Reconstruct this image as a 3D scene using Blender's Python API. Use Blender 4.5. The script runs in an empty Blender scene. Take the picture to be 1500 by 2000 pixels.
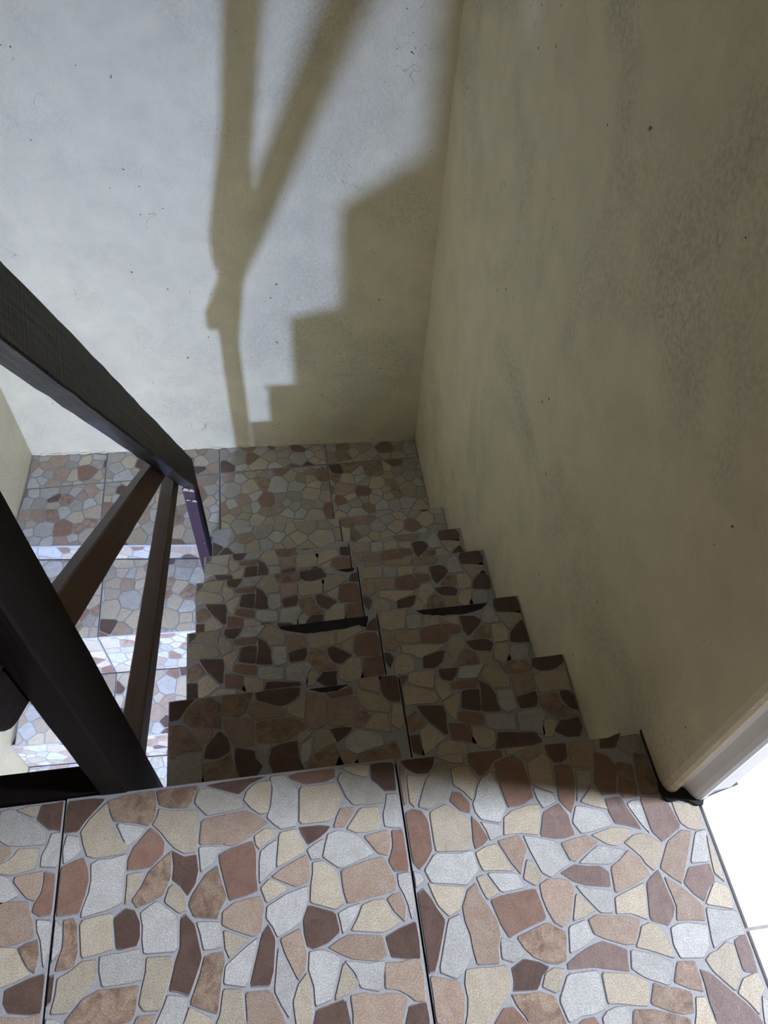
import bpy, bmesh, math, random
from mathutils import Vector, Matrix

random.seed(7)
scene = bpy.context.scene
COL = scene.collection

# ------------------------------------------------------------------ camera
cam_data = bpy.data.cameras.new('camera')
cam = bpy.data.objects.new('camera', cam_data)
COL.objects.link(cam)
cam_data.sensor_fit = 'HORIZONTAL'
cam_data.sensor_width = 36.0
cam_data.lens = 36.0 * 1516.79 / 1500.0
cam_data.clip_start = 0.02
cam.matrix_world = Matrix((
    (0.98920, 0.08437, -0.11986, 0.26772),
    (-0.13974, 0.78971, -0.59736, -0.42327),
    (0.04425, 0.60766, 0.79297, 1.21841),
    (0, 0, 0, 1)))
scene.camera = cam

# ------------------------------------------------------------------ world, exposure
world = bpy.data.worlds.new('world')
scene.world = world
world.use_nodes = True
world.node_tree.nodes['Background'].inputs[0].default_value = (0.75, 0.85, 1.0, 1)
world.node_tree.nodes['Background'].inputs[1].default_value = 1.0
vs = scene.view_settings
vs.view_transform = 'Standard'
vs.look = 'None'
vs.exposure = 0.0
vs.gamma = 1.0
vs.use_curve_mapping = False

# daylight entering through the window of the white-floored room on the right
WIN_X, WIN_Y, WIN_Z, WIN_W, WIN_H = 2.78, -0.40, 1.55, 0.34, 1.10
la = bpy.data.lights.new('window_daylight', 'AREA')
la.shape = 'RECTANGLE'
la.size = WIN_W
la.size_y = WIN_H
la.energy = 68.0
la.spread = math.radians(110)
la.color = (0.74, 0.82, 1.0)
lo = bpy.data.objects.new('window_daylight', la)
COL.objects.link(lo)
lo.location = (WIN_X - 0.02, WIN_Y, WIN_Z)
lo.rotation_euler = (math.radians(68), 0, math.radians(90))

# bare cold-white bulb hanging under the landing (its body is built further down)
BULB_POS = (-0.463, -0.682, -0.735)
BULB_STRENGTH = 4080.0
BULB_COLOR = (0.415, 0.595, 1.18)

# ------------------------------------------------------------------ materials
def new_mat(name):
    m = bpy.data.materials.new(name)
    m.use_nodes = True
    nt = m.node_tree
    b = nt.nodes['Principled BSDF']
    return m, nt, b

def node(nt, kind, **kw):
    n = nt.nodes.new(kind)
    for k, v in kw.items():
        setattr(n, k, v)
    return n

def noise(nt, vec, scale, detail=4, rough=0.55, dist=0.0):
    n = node(nt, 'ShaderNodeTexNoise')
    n.inputs['Scale'].default_value = scale
    n.inputs['Detail'].default_value = detail
    n.inputs['Roughness'].default_value = rough
    n.inputs['Distortion'].default_value = dist
    if vec is not None:
        nt.links.new(vec, n.inputs['Vector'])
    return n.outputs['Fac']

def ramp(nt, fac, stops):
    r = node(nt, 'ShaderNodeValToRGB')
    e = r.color_ramp.elements
    while len(e) < len(stops):
        e.new(0.5)
    for el, (p, c) in zip(e, stops):
        el.position = p
        el.color = (c[0], c[1], c[2], 1) if not isinstance(c, (int, float)) else (c, c, c, 1)
    nt.links.new(fac, r.inputs['Fac'])
    return r.outputs['Color']

def mix(nt, fac, a, b, mode='MIX'):
    m = node(nt, 'ShaderNodeMix', data_type='RGBA', blend_type=mode)
    for sock, v in ((m.inputs[0], fac), (m.inputs[6], a), (m.inputs[7], b)):
        if hasattr(v, 'is_linked'):
            nt.links.new(v, sock)
        elif isinstance(v, (int, float)):
            sock.default_value = v
        else:
            sock.default_value = (v[0], v[1], v[2], 1)
    return m.outputs[2]

def bump(nt, b, height, strength, dist=0.01, prev=None):
    n = node(nt, 'ShaderNodeBump')
    n.inputs['Strength'].default_value = strength
    n.inputs['Distance'].default_value = dist
    nt.links.new(height, n.inputs['Height'])
    if prev is not None:
        nt.links.new(prev, n.inputs['Normal'])
    nt.links.new(n.outputs['Normal'], b.inputs['Normal'])
    return n.outputs['Normal']

def blend_height(nt, terms):
    """weighted sum of height fields, so one bump node serves them all"""
    acc = None
    for sock, w in terms:
        m = node(nt, 'ShaderNodeMath', operation='MULTIPLY_ADD')
        nt.links.new(sock, m.inputs[0])
        m.inputs[1].default_value = w
        if acc is None: m.inputs[2].default_value = 0.0
        else: nt.links.new(acc, m.inputs[2])
        acc = m.outputs[0]
    return acc

def geo_pos(nt):
    return node(nt, 'ShaderNodeNewGeometry').outputs['Position']

def stone_mat(name, base, alt=None, rough=0.45, gran=0.42):
    m, nt, b = new_mat(name)
    pos = geo_pos(nt)
    oi = node(nt, 'ShaderNodeObjectInfo')
    fine = noise(nt, pos, 520, 3, 0.7)
    mid_ = noise(nt, pos, 45, 3, 0.65, 0.6)
    alt = alt or tuple(c * 0.78 for c in base)
    c = mix(nt, ramp(nt, mid_, [(0.38, 0.0), (0.66, 1.0)]), base, alt)
    g = ramp(nt, fine, [(0.28, 1.0 - gran), (0.50, 1.0), (0.66, 1.0 + gran * 0.9)])
    c = mix(nt, 1.0, c, g, 'MULTIPLY')
    v = ramp(nt, oi.outputs['Random'], [(0.0, 0.84), (1.0, 1.12)])
    c = mix(nt, 1.0, c, v, 'MULTIPLY')
    nt.links.new(c, b.inputs['Base Color'])
    b.inputs['Roughness'].default_value = rough
    bump(nt, b, blend_height(nt, [(fine, 0.00015), (mid_, 0.0006)]), 1.0, 1.0)
    return m

MAT = {}
MAT['W'] = stone_mat('stone_pale_grey', (0.575, 0.56, 0.52), (0.50, 0.475, 0.435))
MAT['G'] = stone_mat('stone_grey_beige', (0.48, 0.44, 0.37), (0.40, 0.37, 0.31))
MAT['C'] = stone_mat('stone_cream', (0.585, 0.505, 0.38), (0.53, 0.44, 0.32))
MAT['T'] = stone_mat('stone_tan', (0.47, 0.355, 0.27), (0.41, 0.29, 0.21))
MAT['R'] = stone_mat('stone_terracotta', (0.32, 0.195, 0.140), (0.27, 0.155, 0.11), gran=0.30)
MAT['P'] = stone_mat('stone_rose_brown', (0.285, 0.195, 0.160), (0.235, 0.155, 0.13), gran=0.35)
MAT['B'] = stone_mat('stone_dark_brown', (0.155, 0.095, 0.072), (0.120, 0.072, 0.055), gran=0.30)
MAT['M'] = stone_mat('stone_mottled', (0.42, 0.30, 0.21), (0.23, 0.145, 0.10), gran=0.45)

def plain_mat(name, col, rough=0.6, var=0.15, scale=30, bstr=0.2):
    m, nt, b = new_mat(name)
    pos = geo_pos(nt)
    n = noise(nt, pos, scale, 5, 0.6)
    v = ramp(nt, n, [(0.3, 1.0 - var), (0.7, 1.0 + var)])
    c = mix(nt, 1.0, col, v, 'MULTIPLY')
    nt.links.new(c, b.inputs['Base Color'])
    b.inputs['Roughness'].default_value = rough
    bump(nt, b, n, bstr, 0.003)
    return m

MAT['tile_body'] = plain_mat('tile_grout_glaze', (0.43, 0.42, 0.42), 0.5, 0.12, 300, 0.15)
MAT['stone_edge'] = plain_mat('stone_edge_print', (0.27, 0.25, 0.235), 0.6, 0.2, 200, 0.1)  # dark outline printed round each mosaic stone
MAT['mortar'] = plain_mat('dark_mortar', (0.035, 0.030, 0.026), 0.9, 0.4, 90, 0.8)
MAT['joint'] = plain_mat('pale_joint', (0.45, 0.42, 0.39), 0.8, 0.2, 120, 0.3)
MAT['white_tile'] = plain_mat('white_glazed_tile', (0.86, 0.86, 0.87), 0.18, 0.02, 10, 0.02)
MAT['ceiling'] = plain_mat('ceiling_paint', (0.70, 0.64, 0.50), 0.8, 0.05, 20, 0.1)
MAT['ceiling_dark'] = plain_mat('dark_ceiling_low_bounce', (0.20, 0.13, 0.075), 0.7, 0.15, 12, 0.2)  # ceiling out of view, toned dark so less light bounces down
MAT['hall_wall'] = plain_mat('dark_hall_low_bounce', (0.40, 0.31, 0.19), 0.7, 0.08, 12, 0.15)  # hall walls out of view, toned dark to soak up bounce
MAT['white_paint'] = plain_mat('white_gloss_paint', (0.82, 0.80, 0.76), 0.35, 0.03, 20, 0.05)
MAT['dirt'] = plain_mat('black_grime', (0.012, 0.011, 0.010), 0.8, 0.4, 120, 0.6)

def wall_mat(name, base, grime, seed):
    m, nt, b = new_mat(name)
    pos = geo_pos(nt)
    mp = node(nt, 'ShaderNodeMapping')
    mp.inputs['Location'].default_value = (seed * 3.1, seed * 1.7, seed * 2.3)
    nt.links.new(pos, mp.inputs['Vector'])
    vec = mp.outputs['Vector']
    big = noise(nt, vec, 2.2, 3, 0.6, 0.5)
    med = noise(nt, vec, 9, 4, 0.65, 0.3)
    fine = noise(nt, vec, 120, 3, 0.65)
    vfine = noise(nt, vec, 420, 2, 0.6)
    c = mix(nt, ramp(nt, med, [(0.35, 0.0), (0.7, 1.0)]), base, tuple(k * 0.88 for k in base))
    # rubbed grey grime in broad patches, carried by the plaster grain
    gm = mix(nt, 1.0, ramp(nt, big, [(0.50, 0.0), (0.66, 1.0)]), ramp(nt, fine, [(0.40, 0.15), (0.62, 1.0)]), 'MULTIPLY')
    gf = mix(nt, 1.0, gm, (grime, grime, grime), 'MULTIPLY')
    c = mix(nt, gf, c, (0.26, 0.24, 0.20))
    # dark flecks where the paint has chipped
    fl = noise(nt, vec, 55, 2, 0.5)
    flk = ramp(nt, fl, [(0.755, 0.0), (0.775, 1.0)])
    c = mix(nt, flk, c, (0.10, 0.085, 0.065))
    # hairline scratches
    wv = noise(nt, vec, 5.0, 3, 0.5, 1.2)
    hair = ramp(nt, wv, [(0.4975, 0.0), (0.4995, 1.0), (0.5005, 1.0), (0.5025, 0.0)])
    sel = ramp(nt, noise(nt, vec, 6.5, 3, 0.5), [(0.60, 0.0), (0.66, 0.55)])
    c = mix(nt, mix(nt, 1.0, hair, sel, 'MULTIPLY'), c, (0.14, 0.12, 0.09))
    nt.links.new(c, b.inputs['Base Color'])
    b.inputs['Roughness'].default_value = 0.48
    b.inputs['Specular IOR Level'].default_value = 0.35
    bump(nt, b, blend_height(nt, [(med, 0.0030), (fine, 0.0017), (vfine, 0.00026)]), 1.0, 1.0)
    return m

PAINT = (0.79, 0.68, 0.445)
MAT['wall_back'] = wall_mat('cream_plaster_back', PAINT, 0.30, 1.0)
MAT['wall_right'] = wall_mat('cream_plaster_right', PAINT, 0.46, 4.0)
MAT['wall_left'] = wall_mat('cream_plaster_left', PAINT, 0.2, 7.0)

def wood_mat(name, dark, light, rough=0.4, gscale=1.0, bstr=0.35, spec=0.4, saw=0.0):
    m, nt, b = new_mat(name)
    tc = node(nt, 'ShaderNodeTexCoord')
    mp = node(nt, 'ShaderNodeMapping')
    mp.inputs['Scale'].default_value = (60 * gscale, 60 * gscale, 3.0)
    nt.links.new(tc.outputs['Object'], mp.inputs['Vector'])
    g = noise(nt, mp.outputs['Vector'], 1.0, 6, 0.6, 0.8)
    blot = noise(nt, tc.outputs['Object'], 9, 4, 0.6)
    f = mix(nt, 0.35, ramp(nt, g, [(0.35, 0.0), (0.7, 1.0)]), ramp(nt, blot, [(0.35, 0.0), (0.7, 1.0)]))
    c = mix(nt, f, dark, light)
    nt.links.new(c, b.inputs['Base Color'])
    b.inputs['Roughness'].default_value = rough
    b.inputs['Specular IOR Level'].default_value = spec
    n1 = bump(nt, b, g, bstr, 0.003)
    if saw:
        # rough saw marks running across the board
        mq = node(nt, 'ShaderNodeMapping')
        mq.inputs['Scale'].default_value = (6, 6, 170)
        nt.links.new(tc.outputs['Object'], mq.inputs['Vector'])
        sw = noise(nt, mq.outputs['Vector'], 1.0, 3, 0.6, 0.3)
        bump(nt, b, sw, saw, 0.003, n1)
        c2 = mix(nt, 1.0, c, ramp(nt, sw, [(0.3, 0.7), (0.7, 1.35)]), 'MULTIPLY')
        nt.links.new(c2, b.inputs['Base Color'])
    return m

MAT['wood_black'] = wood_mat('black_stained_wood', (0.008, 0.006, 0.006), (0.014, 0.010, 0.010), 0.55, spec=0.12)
MAT['wood_rail'] = wood_mat('dark_handrail_wood', (0.005, 0.005, 0.006), (0.030, 0.026, 0.026), 0.45, 0.8, 0.9, spec=0.35, saw=0.5)
MAT['wood_brown'] = wood_mat('brown_board_wood', (0.075, 0.038, 0.022), (0.135, 0.072, 0.040), 0.5)
MAT['wood_bare'] = wood_mat('bare_splintered_wood', (0.35, 0.20, 0.12), (0.50, 0.33, 0.20), 0.7)
MAT['paint_purple'] = wood_mat('purple_paint', (0.020, 0.007, 0.017), (0.040, 0.014, 0.030), 0.45)

# ------------------------------------------------------------------ helpers
def tag(o, label=None, cat=None, group=None, kind=None):
    if label: o['label'] = label
    if cat: o['category'] = cat
    if group: o['group'] = group
    if kind: o['kind'] = kind
    return o

def link(name, verts, faces, mat, parent=None, loc=None, mw=None):
    me = bpy.data.meshes.new(name)
    me.from_pydata(verts, [], faces)
    me.update()
    if mat is not None:
        me.materials.append(MAT[mat] if isinstance(mat, str) else mat)
    o = bpy.data.objects.new(name, me)
    COL.objects.link(o)
    if parent is not None:
        o.parent = parent
    if mw is not None:
        o.matrix_local = mw
    elif loc is not None:
        o.location = loc
    return o

def empty(name, loc=(0, 0, 0)):
    o = bpy.data.objects.new(name, None)
    o.empty_display_size = 0.1
    COL.objects.link(o)
    o.location = loc
    return o

def prism(poly, z0, z1):
    """closed prism over a (possibly concave) ccw outline"""
    n = len(poly)
    if area2(poly) < 0:
        poly = list(reversed(poly))
    v = [(x, y, z0) for x, y in poly] + [(x, y, z1) for x, y in poly]
    f = [tuple(range(n - 1, -1, -1)), tuple(range(n, 2 * n))]
    for i in range(n):
        j = (i + 1) % n
        f.append((i, j, n + j, n + i))
    return v, f

def box(x0, x1, y0, y1, z0, z1):
    return prism([(x0, y0), (x1, y0), (x1, y1), (x0, y1)], z0, z1)

def area2(p):
    return sum(p[i][0] * p[(i + 1) % len(p)][1] - p[(i + 1) % len(p)][0] * p[i][1] for i in range(len(p))) / 2

def centroid(p):
    return (sum(q[0] for q in p) / len(p), sum(q[1] for q in p) / len(p))

def clip_half(p, a, b, c):
    """keep a*x+b*y<=c"""
    out = []
    n = len(p)
    for i in range(n):
        P, Q = p[i], p[(i + 1) % n]
        dp, dq = a * P[0] + b * P[1] - c, a * Q[0] + b * Q[1] - c
        if dp <= 0: out.append(P)
        if (dp < 0 < dq) or (dq < 0 < dp):
            t = dp / (dp - dq)
            out.append((P[0] + t * (Q[0] - P[0]), P[1] + t * (Q[1] - P[1])))
    return out

def clip_convex(p, q, inset=0.0):
    """clip p by convex ccw q shrunk by inset"""
    if area2(q) < 0: q = list(reversed(q))
    for i in range(len(q)):
        A, B = q[i], q[(i + 1) % len(q)]
        dx, dy = B[0] - A[0], B[1] - A[1]
        L = math.hypot(dx, dy)
        if L < 1e-6: continue
        nx, ny = dy / L, -dx / L
        p = clip_half(p, nx, ny, nx * A[0] + ny * A[1] - inset)
        if len(p) < 3: return []
    return p

def chaikin(p, t=0.2):
    out = []
    n = len(p)
    for i in range(n):
        A, B = p[i], p[(i + 1) % n]
        out.append((A[0] + t * (B[0] - A[0]), A[1] + t * (B[1] - A[1])))
        out.append((A[0] + (1 - t) * (B[0] - A[0]), A[1] + (1 - t) * (B[1] - A[1])))
    return out

def voronoi_stones(poly, rng, size=0.056, gap=0.0011):
    """irregular mosaic cells filling a convex outline"""
    if area2(poly) < 0: poly = list(reversed(poly))
    xs = [q[0] for q in poly]; ys = [q[1] for q in poly]
    seeds = []
    A = (max(xs) - min(xs)) * (max(ys) - min(ys))
    m = size * 1.2
    target = int((max(xs) - min(xs) + 2 * m) * (max(ys) - min(ys) + 2 * m) / (size * size * 0.62))
    for _ in range(target * 12):
        s = (rng.uniform(min(xs) - m, max(xs) + m), rng.uniform(min(ys) - m, max(ys) + m))
        r = size * rng.choice((0.5, 0.7, 0.95, 1.1))
        if all((s[0] - t[0]) ** 2 + (s[1] - t[1]) ** 2 > (0.5 * (r + t[2])) ** 2 * 1.25 for t in seeds):
            seeds.append((s[0], s[1], r))
    out = []
    for i, s in enumerate(seeds):
        c = [(s[0] - .12, s[1] - .12), (s[0] + .12, s[1] - .12), (s[0] + .12, s[1] + .12), (s[0] - .12, s[1] + .12)]
        for j, t in enumerate(seeds):
            if i == j: continue
            dx, dy = t[0] - s[0], t[1] - s[1]
            d = math.hypot(dx, dy)
            if d > 0.2: continue
            w = 0.5 * d + 0.25 * (s[2] - t[2])
            c = clip_half(c, dx / d, dy / d, (dx * s[0] + dy * s[1]) / d + w - gap)
            if len(c) < 3: break
        if len(c) < 3: continue
        c = clip_convex(c, poly, 0.0012)
        if len(c) < 3 or abs(area2(c)) < 0.00012: continue
        out.append((rng.choice('WWWWWWCCCCCCCCGGGTTTMMRB'), c))
    return out

STONE_H = 0.0010
def offset(p, d):
    out = []
    n = len(p)
    for i in range(n):
        P, Q, R = p[i - 1], p[i], p[(i + 1) % n]
        a = Vector((Q[0] - P[0], Q[1] - P[1])); b = Vector((R[0] - Q[0], R[1] - Q[1]))
        if a.length < 1e-6 or b.length < 1e-6:
            out.append(Q); continue
        a.normalize(); b.normalize()
        m = Vector((a.y + b.y, -a.x - b.x))
        if m.length < 0.3:
            out.append(Q); continue
        m.normalize()
        k = d / max(0.55, m.dot(Vector((a.y, -a.x))))
        out.append((Q[0] + m.x * k, Q[1] + m.y * k))
    return out

def stone_geom(p, grow=0.0):
    if area2(p) < 0: p = list(reversed(p))
    if grow:
        p = offset(p, grow)
    p = chaikin(p, 0.09)
    cx, cy = centroid(p)
    R = math.sqrt(abs(area2(p)))
    k = max(0.86, 1 - 0.0011 / max(R * 0.5, 0.004))
    n = len(p)
    v = [(x - cx, y - cy, -0.0004) for x, y in p]
    v += [(x - cx, y - cy, STONE_H * 0.55) for x, y in p]
    v += [((x - cx) * k, (y - cy) * k, STONE_H) for x, y in p]
    f = []
    for a in (0, n):
        for i in range(n):
            j = (i + 1) % n
            f.append((a + i, a + j, a + n + j, a + n + i))
    f.append(tuple(range(2 * n, 3 * n)))
    return v, f, (cx, cy)

def make_tile(parent, outline, frame, stones, name='tile', thick=0.009, joined=False):
    """one ceramic tile: slab with the mosaic stones standing proud of it.
    outline: 2-D outline in the tile plane; frame: matrix taking that plane to the world"""
    cx, cy = centroid(outline)
    v, f = prism([(x - cx, y - cy) for x, y in outline], -thick, 0.0)
    t = link(name, v, f, 'tile_body', parent, mw=frame @ Matrix.Translation((cx, cy, -STONE_H)))
    if joined:
        V, F, idx, mats = [], [], [], []
        for c, p in stones:
            sv, sf, (sx, sy) = stone_geom(p)
            o = len(V)
            V += [(a + sx - cx, b + sy - cy, d) for a, b, d in sv]
            F += [tuple(o + i for i in q) for q in sf]
            if c not in mats: mats.append(c)
            idx += [mats.index(c)] * len(sf)
        if V:
            o = link('mosaic_stones', V, F, None, t)
            for c in mats: o.data.materials.append(MAT[c])
            o.data.polygons.foreach_set('material_index', idx)
            tag(o, kind='stuff')
        return t
    for c, p in stones:
        sv, sf, (sx, sy) = stone_geom(p)
        so = link('stone', sv, sf, c, t, loc=(sx - cx, sy - cy, 0))
        so.data.materials.append(MAT['stone_edge'])
        so.data.polygons.foreach_set('material_index', [1] * (len(sf) - 1) + [0])
    return t

def parse(key, dx=0.0, dy=0.0):
    out = []
    for part in STONES[key].split(';'):
        w = part.split()
        out.append((w[0], [(int(a) / 1000 + dx, int(b) / 1000 + dy) for a, b in (q.split(',') for q in w[1:])]))
    return out

def inside(pt, poly):
    x, y = pt; r = False
    for i in range(len(poly)):
        (x1, y1), (x2, y2) = poly[i], poly[(i + 1) % len(poly)]
        if (y1 > y) != (y2 > y) and x < (x2 - x1) * (y - y1) / (y2 - y1) + x1: r = not r
    return r

def clipped(stones, convex, chip=None, inset=0.0008, grow=0.0):
    out = []
    for c, p in stones:
        if area2(p) < 0: p = list(reversed(p))
        q = clip_convex(offset(p, grow) if grow else p, convex, inset)
        if len(q) < 3 or abs(area2(q)) < 0.00004: continue
        if chip and (inside(centroid(q), chip) ): continue
        out.append((c, q))
    return out

def lift(z):
    return Matrix.Translation((0, 0, z))

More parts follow.
